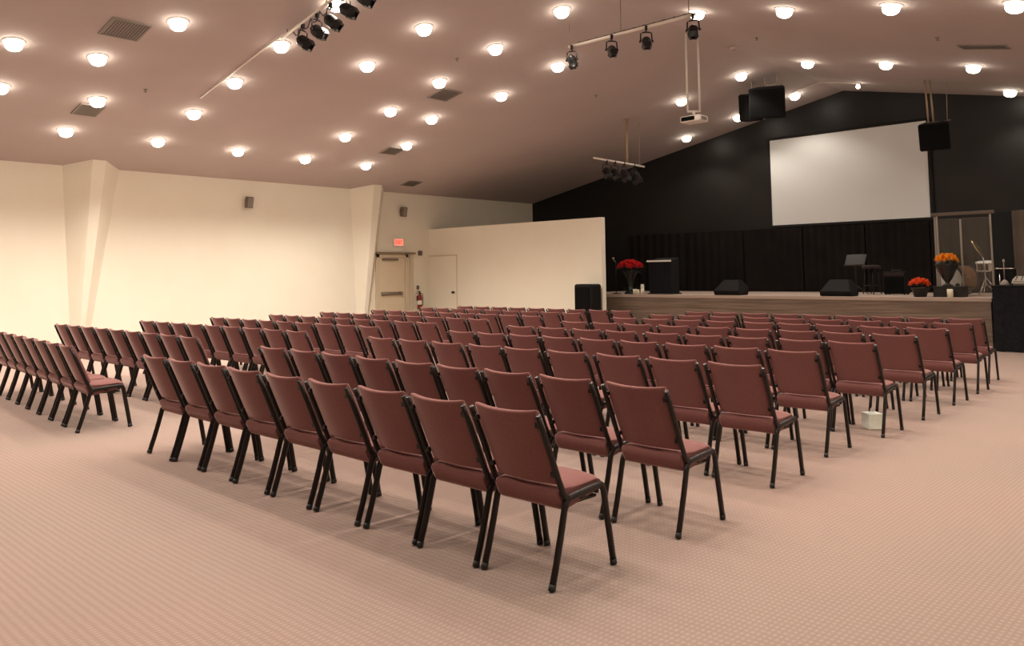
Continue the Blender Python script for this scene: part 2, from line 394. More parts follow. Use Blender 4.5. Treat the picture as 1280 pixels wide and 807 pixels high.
# ------------------------------------------------------------------ chairs
def build_chair():
    t = thing('stacking_chair', '', 'chair')
    # legs: elliptical steel tube with a plastic glide
    def leg(pts):
        bb = NB(); tube(bb, pts, .0145, .0205, 10, 0, side=(1, 0, 0))
        p, q = Vector(pts[-1]), Vector(pts[-2]); d = (q - p).normalized()
        tube(bb, [p, p + d * .03], .016, .022, 10, 1, side=(1, 0, 0)); return obj('leg', bb, [M['frame'], M['cap']], t)
    X = .228
    for s in (-1, 1):
        leg([(s * X, .150, .408), (s * X, .128, .396), (s * X, .108, .365), (s * X, .096, .32), (s * X, .075, .24), (s * X, .040, .12), (s * X, .002, .004)])
    for s in (-1, 1):
        leg([(s * X, .395, .426), (s * X, .415, .415), (s * X, .426, .39), (s * X, .442, .30), (s * X, .472, .15), (s * X, .500, .004)])
    for s in (-1, 1):
        bb = NB(); tube(bb, [(s * X, .128, .398), (s * X, .155, .410), (s * X, .24, .417), (s * X, .34, .424), (s * X, .395, .427), (s * X, .418, .414)], .0145, .019, 10, 0, side=(1, 0, 0))
        box(bb, s * X - .03 if s > 0 else s * X, s * X if s > 0 else s * X + .03, .24, .28, .385, .41, .003)
        obj('side_rail', bb, M['frame'], t)
    for s in (-1, 1):
        bb = NB()
        tube(bb, [(s * X, .160, .405), (s * X, .128, .410), (s * X, .106, .428), (s * X, .090, .46), (s * X, .066, .51), (s * X, .018, .62), (s * X, -.031, .73), (s * X, -.080, .838)], .0125, [.018] * 7 + [.013], 10, 0, side=(1, 0, 0))
        # clips that hold the upholstered back
        for z, y in ((.785, -.056), (.535, .054)):
            box(bb, min(s * (X + .002), s * (X - .034)), max(s * (X + .002), s * (X - .034)), y - .013, y + .010, z - .013, z + .013, .004)
        obj('back_post', bb, M['frame'], t)
    # backrest: padded slab curved round the sitter, corners lifted
    bb = NB(); nx, nz = 12, 8; W = .208
    def P(u, v, side):
        x = u * W
        z = .476 + v * (.862 - .476)
        ctr = .070 - (z - .50) * .45                      # lean of the posts
        yb = ctr - .032 * (1 - u * u) + .012
        th = .056 * (1 - .30 * abs(u) ** 4) * (1 - .22 * (2 * v - 1) ** 8)
        if v > .5: z -= .013 * (1 - abs(u) ** 2.5) * ((v - .5) / .5) ** 2
        return Vector((x, yb + (th if side else -.004 * (1 - (2 * v - 1) ** 6)), z))
    us = [-1, -.965] + [-.93 + 1.86 * k / (nx - 4) for k in range(1, nx - 4)] + [.965, 1]
    vs = [0, .03, .12, .3, .5, .7, .88, .965, 1]
    F = [[bb.verts.new(P(u, v, 0)) for v in vs] for u in us]; Bk = [[bb.verts.new(P(u, v, 1)) for v in vs] for u in us]
    a, c = len(us), len(vs)
    for i in range(a - 1):
        for j in range(c - 1):
            bb.faces.new((F[i][j], F[i + 1][j], F[i + 1][j + 1], F[i][j + 1])); bb.faces.new((Bk[i][j], Bk[i][j + 1], Bk[i + 1][j + 1], Bk[i + 1][j]))
    for i in range(a - 1):
        bb.faces.new((F[i][0], Bk[i][0], Bk[i + 1][0], F[i + 1][0])); bb.faces.new((F[i][-1], F[i + 1][-1], Bk[i + 1][-1], Bk[i][-1]))
    for j in range(c - 1):
        bb.faces.new((F[0][j], F[0][j + 1], Bk[0][j + 1], Bk[0][j])); bb.faces.new((F[-1][j], Bk[-1][j], Bk[-1][j + 1], F[-1][j + 1]))
    obj('backrest', bb, M['fabric'], t, smooth_all=True, subsurf=1)
    # seat cushion: thick, crowned, waterfall front
    bb = NB(); us = [-1, -.96, -.8, -.4, 0, .4, .8, .96, 1]
    prof = [(.122, .352), (.102, .368), (.080, .410), (.070, .445), (.082, .464), (.14, .469), (.22, .463), (.32, .466), (.385, .470), (.420, .462), (.438, .440), (.439, .415), (.430, .398)]
    rows = []
    for u in us:
        e = abs(u) ** 8
        cy = .25; czz = .41
        r_ = []
        for (y, z) in prof:
            zz = z - (.014 * e if z > .44 else 0) + (.010 * (1 - u * u) if z > .455 and y > .15 else 0)
            wv = .213 if y < .38 else .213 - .012 * (y - .38) / .06
            r_.append(bb.verts.new((u * wv, y + (cy - y) * .02 * e, zz)))
        rows.append(r_)
    m_ = len(prof)
    for i in range(len(us) - 1):
        for j in range(m_ - 1):
            bb.faces.new((rows[i][j], rows[i + 1][j], rows[i + 1][j + 1], rows[i][j + 1])).smooth = True
        f = bb.faces.new((rows[i][m_ - 1], rows[i + 1][m_ - 1], rows[i + 1][0], rows[i][0])); f.material_index = 1
    bb.faces.new(rows[0][::-1]); bb.faces.new(rows[-1])
    obj('seat', bb, [M['fabric'], M['under']], t, subsurf=0)
    # steel cross frame beneath the seat
    bb = NB()
    tube(bb, [(-.22, .14, .372), (.22, .14, .372)], .011); tube(bb, [(-.22, .385, .395), (.22, .385, .395)], .011)
    box(bb, -.20, .20, .12, .40, .350, .362, .002, xf=Matrix.Translation((0, 0, .012)) )
    obj('seat_frame', bb, M['under'], t)
    return t
chair0 = build_chair(); used = [False]
def place_chair(x, y, rz, label, group):
    if used[0]: c = copy_tree(chair0)
    else: c = chair0; used[0] = True
    c.location = (x, y, 0); c.rotation_euler = (0, 0, rz); c['label'] = label; c['category'] = 'chair'; c['group'] = group
    return c

# camera (needed below to turn pixel columns into chair positions on their row)
F_PX, PITCH, ROLL, YAW, CH, CY = 1016.337, .0749162, -.0113243, .764293, 1.507517, 267.353
cyw, syw = math.cos(YAW), math.sin(YAW)
fwd = Vector((-syw * math.cos(PITCH), cyw * math.cos(PITCH), math.sin(PITCH)))
rgt = Vector((cyw, syw, 0)); upv = rgt.cross(fwd)
r2 = math.cos(ROLL) * rgt + math.sin(ROLL) * upv; u2 = -math.sin(ROLL) * rgt + math.cos(ROLL) * upv
cam = bpy.data.cameras.new('camera'); co = bpy.data.objects.new('camera', cam); COL.objects.link(co)
Rm = Matrix((r2, u2, -fwd)).transposed().to_4x4(); Rm.translation = Vector((0, 0, CH)); co.matrix_world = Rm
cam.sensor_width = 36; cam.sensor_fit = 'HORIZONTAL'; cam.lens = F_PX * 36 / 1280; cam.shift_y = (CY - 403.5) / 1280; cam.clip_start = .05; cam.clip_end = 100
S.camera = co
def in_frame(p, marg=20):
    d = Vector(p) - Vector((0, 0, CH)); z = d.dot(fwd)
    if z < .2: return False
    px = 640 + F_PX * d.dot(r2) / z; py = CY - F_PX * d.dot(u2) / z
    return -marg < px < 1280 + marg and -marg < py < 807 + marg

# right block: nine rows of nine, centre x of every chair measured for its row
ROWY = [2.994, 4.08, 5.443, 6.628, 7.728, 8.88, 10.057, 11.143, 12.228]
ROWX = [[-7.037, -6.546, -6.019, -5.489, -4.952, -4.418, -3.885, -3.379, -2.872],
        [-7.001, -6.480, -5.968, -5.434, -4.913, -4.415, -3.925, -3.405, -2.850],
        [-7.136, -6.597, -6.072, -5.544, -5.051, -4.534, -3.998, -3.484, -2.956],
        [-7.131, -6.641, -6.146, -5.656, -5.133, -4.623, -4.101, -3.587, -3.068],
        [-7.221, -6.688, -6.142, -5.634, -5.075, -4.560, -4.046, -3.501, -3.008],
        [-7.280, -6.745, -6.217, -5.668, -5.118, -4.591, -4.057, -3.551, -3.020],
        [-7.275, -6.730, -6.204, -5.678, -5.126, -4.632, -4.137, -3.598, -3.062],
        [-7.337, -6.798, -6.255, -5.704, -5.205, -4.679, -4.158, -3.622, -3.102],
        [-7.334, -6.813, -6.297, -5.781, -5.291, -4.773, -4.250, -3.747, -3.242]]
RT = ['row nearest the camera', 'second row from the camera', 'third row from the camera', 'fourth row from the camera', 'fifth row from the camera',
      'fourth row from the stage', 'third row from the stage', 'second row from the stage', 'row nearest the stage']
def end_word(k, n):      # k counted from the right end
    return 'at the right end' if k == 0 else ('at the left end' if k == n - 1 else ORD[k] + ' from the right end')
for r in range(9):
    for k, x in enumerate(ROWX[r]):
        kk = 8 - k
        lab = 'maroon chair, %s, %s, right block' % (end_word(kk, 9), RT[r])
        place_chair(x, ROWY[r] + random.uniform(-.012, .012), random.uniform(-.012, .012), lab, 'maroon chairs of the right block')
# left block: nine rows, right end and row angle fitted
BL = [(-8.7206, 2.896, -.0645), (-8.835, 4.229, .0048), (-8.6445, 5.499, .0246), (-8.6435, 6.585, .0065), (-8.6504, 7.575, -.0183), (-8.7032, 8.638, -.0257), (-8.6368, 9.754, -.031), (-8.6947, 10.83, -.0755), (-8.4565, 11.934, -.0287)]
for r, (xr, yr, a) in enumerate(BL):
    p = .5256
    for k in range(9 if r else 8):
        s = (k + .5) * p
        lab = 'maroon chair, %s, %s, left block' % (end_word(k, 9 if r else 99), RT[r])
        place_chair(xr - math.cos(a) * s, yr - math.sin(a) * s, a, lab, 'maroon chairs of the left block')

# tissue box on the carpet
t = thing('tissue_box', 'pale green cube tissue box on the carpet beneath a chair', 'tissue box', (-3.02, 8.14, 0), -.75)
b = NB(); box(b, -.075, .075, -.075, .075, 0, .145, .004); o = obj('carton', b, M['tissue'], t)
b = NB(); lathe(b, [(.035, .145), (.03, .147), (0, .1472)], 16); obj('opening', b, M['tissue_side'], o)
b = NB(); n = 10
for k in range(3):
    a = k * 2.1; vs_ = [b.verts.new((.02 * math.cos(a + q), .02 * math.sin(a + q), .145 + (.035 if q else .0))) for q in (0, .5, 1.0)]
    vs2 = [b.verts.new((v.co.x * .3 + .004, v.co.y * .3, v.co.z + .02)) for v in vs_]
    b.faces.new((vs_[0], vs_[1], vs2[1], vs2[0])); b.faces.new((vs_[1], vs_[2], vs2[2], vs2[1]))
obj('tissue', b, M['white_paint'], t)

# ------------------------------------------------------------------ downlights
LAMPS = [(-13.92, 3.55), (-13.94, 4.77), (-12.26, 5.35), (-15.65, 5.37), (-17.34, 5.38), (-17.35, 7.19), (-15.62, 7.17), (-13.94, 7.16), (-12.26, 7.13), (-17.39, 9.04), (-17.43, 10.83), (-15.73, 10.83), (-17.42, 12.64), (-15.75, 12.66), (-12.3, 8.95), (-10.64, 8.94), (-12.34, 10.77), (-14.02, 10.82), (-14.06, 12.03), (-10.65, 10.7), (-12.35, 12.57), (-10.67, 12.53), (-9.0, 10.7), (-10.73, 17.3), (-12.48, 20.35), (-10.76, 20.21), (-9.07, 17.24), (-9.12, 20.19), (-10.62, 7.13), (-5.68, 12.34), (-4.05, 12.36), (-2.5, 12.5), (-7.4, 17.12), (-5.77, 17.14), (-4.25, 17.42), (-4.31, 20.53), (-7.23, 12.27), (-15.65, 3.81)]
def rowof(y):
    return ('row nearest the stage wall' if y > 19 else 'second row from the stage wall' if y > 16 else 'third row from the stage wall' if y > 11.9 else
            'fourth row from the stage wall' if y > 10 else 'fifth row from the stage wall' if y > 8.2 else 'row above the nearest pilaster' if y > 6.5 else
            'second row before the nearest pilaster' if y > 4.6 else 'row at the top left corner')
P_LAMP = 192.0
sp = bpy.data.lights.new('downlight_beam', 'SPOT'); sp.energy = P_LAMP; sp.color = (1.0, .885, .765)
sp.spot_size = math.radians(132); sp.spot_blend = .75; sp.shadow_soft_size = .09
spf = bpy.data.lights.new('downlight_beam_stage', 'SPOT'); spf.energy = P_LAMP * .45; spf.color = sp.color; spf.spot_size = sp.spot_size; spf.spot_blend = .55; spf.shadow_soft_size = .09
spo = bpy.data.lights.new('downlight_beam_rear', 'SPOT'); spo.energy = P_LAMP * .58; spo.color = sp.color; spo.spot_size = sp.spot_size; spo.spot_blend = .55; spo.shadow_soft_size = .12
spr = spo.copy(); spr.energy = P_LAMP * .20
def make_light():
    t = thing('ceiling_downlight', '', 'downlight')
    bb = NB(); lathe(bb, [(.112, .0), (.118, -.012), (.15, -.014), (.165, -.006), (.168, .004)], 28); obj('trim_ring', bb, M['trim_ring'], t)
    bb = NB(); lathe(bb, [(.11, .002), (.12, -.025), (.125, -.055), (.118, -.09), (.095, -.122), (.055, -.142), (0, -.149)], 24); obj('lamp', bb, M['bulb'], t)
    return t
l0 = make_light(); lused = [False]
def place_light(x, y, label, group, beam):
    if lused[0]: t = copy_tree(l0)
    else: t = l0; lused[0] = True
    t.location = (x, y, cz(x)); sg = -1 if x < RX else 1
    t.rotation_euler = (0, sg * math.atan(SL), 0)
    t['label'] = label; t['category'] = 'downlight'; t['group'] = group
    L = bpy.data.objects.new('downlight_beam', beam); COL.objects.link(L); L.location = (x, y, cz(x) - .26)
    return t
rows = {}
for x, y in LAMPS: rows.setdefault(rowof(y), []).append((x, y))
for rn, ls in rows.items():
    ls.sort()
    for i, (x, y) in enumerate(ls):
        place_light(x, y, 'lit ceiling downlight, %s from the left in the %s' % (ORD[i], rn), 'recessed ceiling downlights', spf if y > 16 else sp)
for j, y in enumerate((-.05, 1.75, 3.55, 5.37, 7.15, 8.95, 10.75, 12.55, 17.3, 20.2)):
    for k in range(13):
        x = -17.35 + 1.67 * k
        if in_frame((x, y, cz(x))) or any(abs(x - a) < .9 and abs(y - c) < .9 for a, c in LAMPS): continue
        if y < 1 and x > -1: continue
        place_light(x, y, 'ceiling downlight outside the picture, above or behind the camera', 'downlights out of the picture', spo if x < -2.5 else spr)
# small bare lamp near the ridge with its surface conduit
t = thing('conduit_lamp', 'tiny bright lamp by the ridge at the end of a white conduit', 'lamp', (-7.39, 19.92, cz(-7.39)))
b = NB(); lathe(b, [(0, 0), (.05, 0), (.05, -.04), (.03, -.05), (.03, -.07), (0, -.07)], 14); obj('lamp_holder', b, M['trim_ring'], t)
b = NB(); lathe(b, [(.028, -.06), (.045, -.085), (.05, -.11), (.035, -.145), (0, -.155)], 14); obj('bulb', b, M['bulb'], t)
b = NB(); tube(b, [(-.04, 0, -.012), (RX + 7.39, 0, RZ - cz(-7.39) - .014), (-1.68, 0, cz(-9.07) - cz(-7.39) - .014)], .011, n=8); obj('conduit', b, M['bar_white'], t)

# ------------------------------------------------------------------ ceiling vents
VENTS = [(-12.83, 4.78, .60, .60, 'largest brown square vent in the ceiling at top left'), (-16.19, 5.40, .55, .45, 'brown ceiling vent beside a downlight near the nearest pilaster'),
         (-12.86, 11.38, .55, .55, 'brown square ceiling vent near the middle of the left slope'), (-16.28, 12.64, .50, .50, 'brown ceiling vent between downlights beyond the middle of the left slope'),
         (-18.55, 15.1, .45, .50, 'brown ceiling vent lowest on the slope above the exit door'), (-3.62, 15.52, .75, .35, 'long brown ceiling vent on the right slope above the screen')]
for x, y, wx, wy, lab in VENTS:
    sg = -1 if x < RX else 1
    t = thing('ceiling_vent', lab, 'vent', (x, y, cz(x)), group='ceiling vents', rot=(0, sg * math.atan(SL), 0))
    b = NB(); e = .035
    for (x0, x1, y0, y1) in ((-wx / 2, wx / 2, -wy / 2, -wy / 2 + e), (-wx / 2, wx / 2, wy / 2 - e, wy / 2), (-wx / 2, -wx / 2 + e, -wy / 2 + e, wy / 2 - e), (wx / 2 - e, wx / 2, -wy / 2 + e, wy / 2 - e)):
        box(b, x0, x1, y0, y1, -.022, .002, .004)
    obj('vent_frame', b, M['vent'], t)
    b = NB(); n = 12
    for k in range(n):
        yy = -wy / 2 + e + (wy - 2 * e) * (k + .5) / n
        box(b, -wx / 2 + e, wx / 2 - e, -.021, .021, -.0015, .0015, xf=Matrix.Translation((0, yy, -.012)) @ Matrix.Rotation(.28, 4, 'X'))
    obj('slats', b, M['vent'], t)
    b = NB(); box(b, -wx / 2 + e, wx / 2 - e, -wy / 2 + e, wy / 2 - e, -.003, .002); obj('backing', b, M['vent_dark'], t)
# sprinkler heads
for (x, y, lab) in ((-14.92, 5.94, 'tiny sprinkler head between the two vents at left'), (-11.36, 10.37, 'tiny sprinkler head near the middle vent of the left slope'),
                    (-11.45, 14.81, 'tiny sprinkler head on the left slope below the longer lamp bar'), (-7.28, 14.53, 'tiny sprinkler head on the ceiling near the ridge'), (-4.12, 14.74, 'tiny sprinkler head left of the long right vent')):
    t = thing('sprinkler_head', lab, 'sprinkler', (x, y, cz(x)), group='ceiling sprinkler heads')
    b = NB(); lathe(b, [(0, .01), (.04, .01), (.035, -.012), (.012, -.016), (.012, -.045), (.03, -.048), (.03, -.052), (0, -.052)], 12); obj('sprinkler_body', b, M['vent'], t)

# ------------------------------------------------------------------ lighting bars with stage lamps
def par_can(loc, tilt, pan, drop, label, group, sc=1.0):
    """loc = point on the bar; clamp, yoke, can, lens, barn doors"""
    t = thing('stage_lamp', label, 'stage lamp', loc, pan, group)
    b = NB(); box(b, -.02, .02, -.03, .03, -.05, .03, .006); tube(b, [(0, 0, -.04), (0, 0, -.09)], .012, n=8); obj('clamp', b, M['black_metal'], t)
    b = NB(); R = .115 * sc; zc = -drop
    tube(b, [(-R, 0, zc), (-R, 0, zc + .07 * sc), (-R * .95, 0, -.10), (-R * .6, 0, -.085), (0, 0, -.082), (R * .6, 0, -.085), (R * .95, 0, -.10), (R, 0, zc + .07 * sc), (R, 0, zc)], .007, .013, 8)
    for s in (-1, 1): lathe(b, [(0, 0), (.02, 0), (.02, .025), (0, .025)], 10, xf=Matrix.Translation((s * R, 0, zc)) @ Matrix.Rotation(s * PI / 2, 4, 'Y'))
    obj('yoke', b, M['black_metal'], t)
    xf = Matrix.Translation((0, 0, zc)) @ Matrix.Rotation(tilt, 4, 'X') @ Matrix.Scale(sc, 4)
    b = NB(); lathe(b, [(0, .12), (.035, .12), (.05, .10), (.085, .06), (.098, .02), (.098, -.11), (.104, -.11), (.104, -.125), (.09, -.125), (.09, -.10)], 18, xf=xf); c = obj('can', b, M['black_metal'], t)
    b = NB(); lathe(b, [(.09, -.105), (.06, -.112), (0, -.115)], 18, xf=xf); obj('lens', b, M['lens'], c)
    b = NB()
    for k in range(4):
        x2 = xf @ Matrix.Rotation(k * PI / 2, 4, 'Z') @ Matrix.Translation((0, .10, -.12)) @ Matrix.Rotation(-.55, 4, 'X')
        box(b, -.075, .075, -.002, .002, -.10, 0, xf=x2)
    obj('barn_doors', b, M['black_metal'], t)
    return t
# second bar, level, hung on rods under the ridge
t = thing('lighting_bar', 'pale pipe lighting bar with four lamps hung near the ridge', 'lighting bar', (-8.02, 11.3, 5.655), group='lighting bars')
b = NB(); tube(b, [(-1.32, 0, 0), (1.32, 0, 0)], .028, n=12); obj('pipe', b, M['bar_white'], t)
b = NB()
for k in range(12): 
    x = -1.15 + k * .2; tube(b, [(x, .01, .03), (x + .06, .025, .048), (x + .12, .012, .034), (x + .2, .02, .04)], .011, n=6)
obj('cable', b, M['black_metal'], t)
for x in (-1.3, -.15, 1.2):
    b = NB(); tube(b, [(x, 0, .02), (x, 0, cz(-8.02 + x) - 5.655)], .009, n=8); obj('hanging_rod', b, M['rod'], t)
for i, x in enumerate((-9.25, -8.35, -7.63, -6.73)):
    par_can((x, 11.27, 5.635), (.7, -.75, -.65, -.5)[i], (.3, .9, .7, .4)[i], .24, 'black stage lamp, %s from the left on the bar near the ridge' % ORD[i], 'stage lamps', .82)
# first bar, following the left slope, with surface conduit
t = thing('lighting_bar', 'pale pipe lighting bar fed by a conduit across the left slope', 'lighting bar', (-10.6, 6.95, cz(-10.6)), group='lighting bars')
def on1(x, dz, dy=0): return (x + 10.6, dy, cz(x) - cz(-10.6) - dz)
b = NB(); tube(b, [on1(-11.9, .075), on1(-9.1, .075)], .024, n=12); obj('pipe', b, M['bar_white'], t)
b = NB(); tube(b, [on1(-14.86, .02), on1(-11.9, .02)], .014, n=8); obj('conduit', b, M['bar_white'], t)
b = NB()
for k in range(9):
    x = -11.6 + k * .26
    tube(b, [on1(x, .10, .02), on1(x + .07, .19, .03), on1(x + .16, .20, .03), on1(x + .26, .10, .02)], .010, n=6)
obj('cable', b, M['black_metal'], t)
for x in (-11.75, -10.6, -9.3):
    b = NB(); tube(b, [on1(x, .07), on1(x, -.005)], .012, n=8); obj('hanging_rod', b, M['rod'], t)
for i, x in enumerate((-11.31, -10.90, -10.52, -10.11, -9.69)):
    par_can((x, 6.97, cz(x) - .115), (.95, 1.0, .9, 1.0, .95)[i], (-1.2, -1.3, -1.1, -1.2, -1.2)[i], .26, 'black stage lamp, %s from the lower end of the bar on the left slope' % ORD[i], 'stage lamps', 1.0)
t = thing('smoke_detector', 'small pale smoke detector on the ceiling ridge', 'smoke detector', (-8.2, 15.35, RZ - .035))
b = NB(); lathe(b, [(0, 0), (.10, 0), (.105, -.02), (.09, -.05), (.05, -.065), (0, -.068)], 20); obj('detector_body', b, M['ceil'], t)
b = NB(); lathe(b, [(.02, -.067), (.024, -.075), (.018, -.08), (0, -.08)], 12); obj('sensor_cap', b, M['vent'], t)

# third bar on a drop pipe at the stage's left
t = thing('lighting_bar', 'pale lighting bar on one drop pipe in front of the dark stage corner', 'lighting bar', (-12.25, 17.1, 4.345), group='lighting bars')
b = NB(); tube(b, [(0, -1.4, .01), (0, .75, -.02)], .026, n=12); obj('pipe', b, M['bar_white'], t)
b = NB(); tube(b, [(0, 0, 0), (0, 0, cz(-12.25) - 4.345 - .008)], .03, n=12); lathe(b, [(0, 0), (.08, 0), (.08, -.02), (.035, -.03)], 14, o=(0, 0, cz(-12.25) - 4.345 - .008)); obj('drop_pipe', b, M['pole_tan'], t)
b = NB(); tube(b, [(0, .55, 0), (0, .55, cz(-12.25) - 4.345 - .008)], .006, n=6); obj('safety_wire', b, M['wire'], t)
for i, y in enumerate((16.22, 16.56, 16.95, 17.4)):
    par_can((-12.25, y, 4.325), -.5, 1.2 + .2 * i, .27, 'black stage lamp, %s from the left on the bar over the stage corner' % ORD[i], 'stage lamps', (1.0, 1.0, 1.15, 1.3)[i])

# ------------------------------------------------------------------ projector on its double pipe mount
t = thing('projector', 'white projector hung from the ridge on two white pipes', 'projector', (-8.35, 13.92, 4.53))
b = NB()
ux, uy = .72 * .12, .69 * .12
tube(b, [(-ux, -uy, RZ - 4.545), (-ux, -uy, .16)], .022, n=10); tube(b, [(ux, uy, RZ - 4.545), (ux, uy, .16)], .022, n=10); tube(b, [(-ux * 1.1, -uy * 1.1, .15), (ux * 1.1, uy * 1.1, .15)], .022, n=10)
obj('pipe_mount', b, M['white_paint'], t)
b = NB(); tube(b, [(0, 0, .15), (0, 0, .06)], .03, n=10); box(b, -.09, .09, -.09, .09, .05, .065, .004); obj('ceiling_bracket', b, M['white_paint'], t)
b = NB(); box(b, -.22, .22, -.17, .17, -.075, .05, .03, 3); o = obj('projector_body', b, M['white_paint'], t)
b = NB(); box(b, -.185, .11, -.178, -.165, -.05, .03, .004); obj('rear_panel', b, M['grille'], o)
b = NB(); lathe(b, [(0, .0), (.06, 0), (.06, .03), (.045, .04), (0, .035)], 16, xf=Matrix.Translation((.08, .165, -.01)) @ Matrix.Rotation(-PI / 2, 4, 'X')); obj('lens', b, M['black_metal'], o)
b = NB(); box(b, .216, .224, -.10, .10, -.045, .025, .003); obj('side_vent', b, M['vent'], o)

# ------------------------------------------------------------------ hung loudspeakers
t = thing('hanging_loudspeaker', 'large black double loudspeaker hung on wires left of the ridge', 'loudspeaker', (-8.87, 18.0, 5.53), .0, 'hung loudspeakers')
rt = Matrix.Rotation(.34, 4, 'X')
def trap_box(bb, w0, w1, d, h, xf, bev=.02):
    vs_ = box(bb, -w0, w0, -d, d, -h, h, 0)
    for v in vs_:
        if v.co.y > 0: v.co.x *= w1 / w0
    es = list(set(e for v in vs_ for e in v.link_edges))
    r = bmesh.ops.bevel(bb, geom=es, offset=bev, segments=2, affect='EDGES')
    for v in set(list(r['verts']) + [v for v in vs_ if v.is_valid]):
        if v.is_valid: v.co = xf @ v.co
xa = Matrix.Translation((.12, 0, 0)) @ Matrix.Rotation(.12, 4, 'Y') @ Matrix.Rotation(.25, 4, 'X') @ Matrix.Rotation(.25, 4, 'Z')
b = NB(); trap_box(b, .42, .30, .28, .36, xa); o = obj('cabinet', b, M['blackbox'], t)
b = NB(); box(b, -.39, .39, -.295, -.275, -.33, .33, .006, xf=xa); obj('grille', b, M['grille'], o)
xb = Matrix.Translation((-.40, .12, -.03)) @ Matrix.Rotation(.10, 4, 'Y') @ Matrix.Rotation(.2, 4, 'X') @ Matrix.Rotation(-.55, 4, 'Z')
b = NB(); trap_box(b, .22, .16, .22, .33, xb); o = obj('side_cabinet', b, M['blackbox'], t)
b = NB(); box(b, -.20, .20, -.235, -.215, -.30, .30, .006, xf=xb); obj('grille', b, M['grille'], o)
b = NB(); box(b, -.05, .30, -.03, .03, .375, .41, .006, xf=xa); obj('top_plate', b, M['grey_metal'], t)
for x in (-.32, .02, .34):
    b = NB(); tube(b, [(x, .02, .33), (x - .02, .02, cz(-8.87 + x) - 5.53)], .011, n=6); obj('suspension_wire', b, M['wire'], t)
t = thing('hanging_loudspeaker', 'black loudspeaker on two pipes in front of the screen corner', 'loudspeaker', (-5.56, 19.4, 4.48), .15, 'hung loudspeakers')
xa = Matrix.Rotation(.25, 4, 'X')
b = NB(); trap_box(b, .31, .23, .25, .30, xa); o = obj('cabinet', b, M['blackbox'], t)
b = NB(); box(b, -.285, .285, -.265, -.245, -.275, .275, .006, xf=xa); obj('grille', b, M['grille'], o)
for x in (-.13, -.03):
    b = NB(); tube(b, [(x, .02, .28), (x - .04, .02, cz(-5.6 + x) - 4.48)], .02, n=8); obj('pipe', b, M['pole_tan'], t)
b = NB(); tube(b, [(.23, .1, .26), (.25, .1, cz(-5.35) - 4.48)], .007, n=6); obj('safety_wire', b, M['wire'], t)
b = NB(); box(b, -.2, .1, -.03, .05, .27, .31, .005); tube(b, [(.1, 0, .29), (.3, .05, .33)], .012, n=6); obj('bracket', b, M['rod'], t)

# ------------------------------------------------------------------ things on and beside the stage
ZS = .97
# floor loudspeaker left of the stage
t = thing('floor_loudspeaker', 'tall black loudspeaker cabinet on the floor left of the stage', 'loudspeaker', (-12.93, 16.25, 0))
b = NB(); box(b, -.30, .26, -.22, .22, .03, 1.26, .06, 4); o = obj('cabinet', b, M['blackbox'], t)
b = NB(); box(b, -.25, .21, -.24, -.215, .10, 1.18, .02); obj('grille', b, M['grille'], o)
b = NB()
for x in (-.23, .19):
    for y in (-.15, .15): lathe(b, [(0, .0), (.04, 0), (.045, .03), (0, .035)], 12, o=(x, y, 0))
obj('rubber_feet', b, M['cap'], t)

def wedge(x, y, label, rz=0):
    t = thing('monitor_wedge', label, 'stage monitor', (x, y, ZS), rz, 'floor monitor wedges')
    bb = NB(); prism(bb, [(-.34, -.20, 0), (-.34, -.25, .10), (-.34, .02, .36), (-.34, .16, .36), (-.34, .26, .18), (-.34, .20, 0)], (.68, 0, 0))
    for v in bb.verts:
        if v.co.z > .3: v.co.x *= .62
    bmesh.ops.bevel(bb, geom=bb.edges[:], offset=.014, segments=2, affect='EDGES')
    o = obj('cabinet', bb, M['blackbox'], t)
    bb = NB(); xf = Matrix.Translation((0, .155, .29)) @ Matrix.Rotation(-.55, 4, 'X'); box(bb, -.20, .20, .055, .075, -.10, .09, .004, xf=xf); obj('grille', bb, M['grille'], o)
wedge(-9.80, 17.80, 'black floor monitor wedge at the stage edge, left one')
wedge(-7.20, 17.80, 'black floor monitor wedge at the stage edge under the screen middle')

# flower arrangements
def mound(bb, rx, rz_, n, r0, r1, seed, base=-.15):
    rnd = random.Random(seed)
    for k in range(n):
        a = rnd.uniform(0, 2 * PI); q = math.sqrt(rnd.random())
        px, py = rx * q * math.cos(a), rx * q * math.sin(a); pz = rz_ * math.sqrt(max(0, 1 - q * q)) * rnd.uniform(.75, 1) + base * rz_
        rr = rnd.uniform(r0, r1); nseg = 7
        # a ruffled bloom: three tiers of petals around a bud
        for tier in range(3):
            rt_ = rr * (1 - .3 * tier); zt_ = pz + rr * .28 * tier; off = rnd.uniform(0, 1)
            for s in range(nseg):
                a0 = 2 * PI * (s + off) / nseg; a1 = a0 + 2 * PI / nseg * .95; am = (a0 + a1) / 2
                lift = rr * (.15 + .28 * tier)
                v0 = bb.verts.new((px + .18 * rt_ * math.cos(am), py + .18 * rt_ * math.sin(am), zt_ - rr * .1))
                v1 = bb.verts.new((px + .75 * rt_ * math.cos(a0), py + .75 * rt_ * math.sin(a0), zt_ + lift * .6))
                v2 = bb.verts.new((px + rt_ * math.cos(am), py + rt_ * math.sin(am), zt_ + lift))
                v3 = bb.verts.new((px + .75 * rt_ * math.cos(a1), py + .75 * rt_ * math.sin(a1), zt_ + lift * .6))
                bb.faces.new((v0, v1, v2, v3))
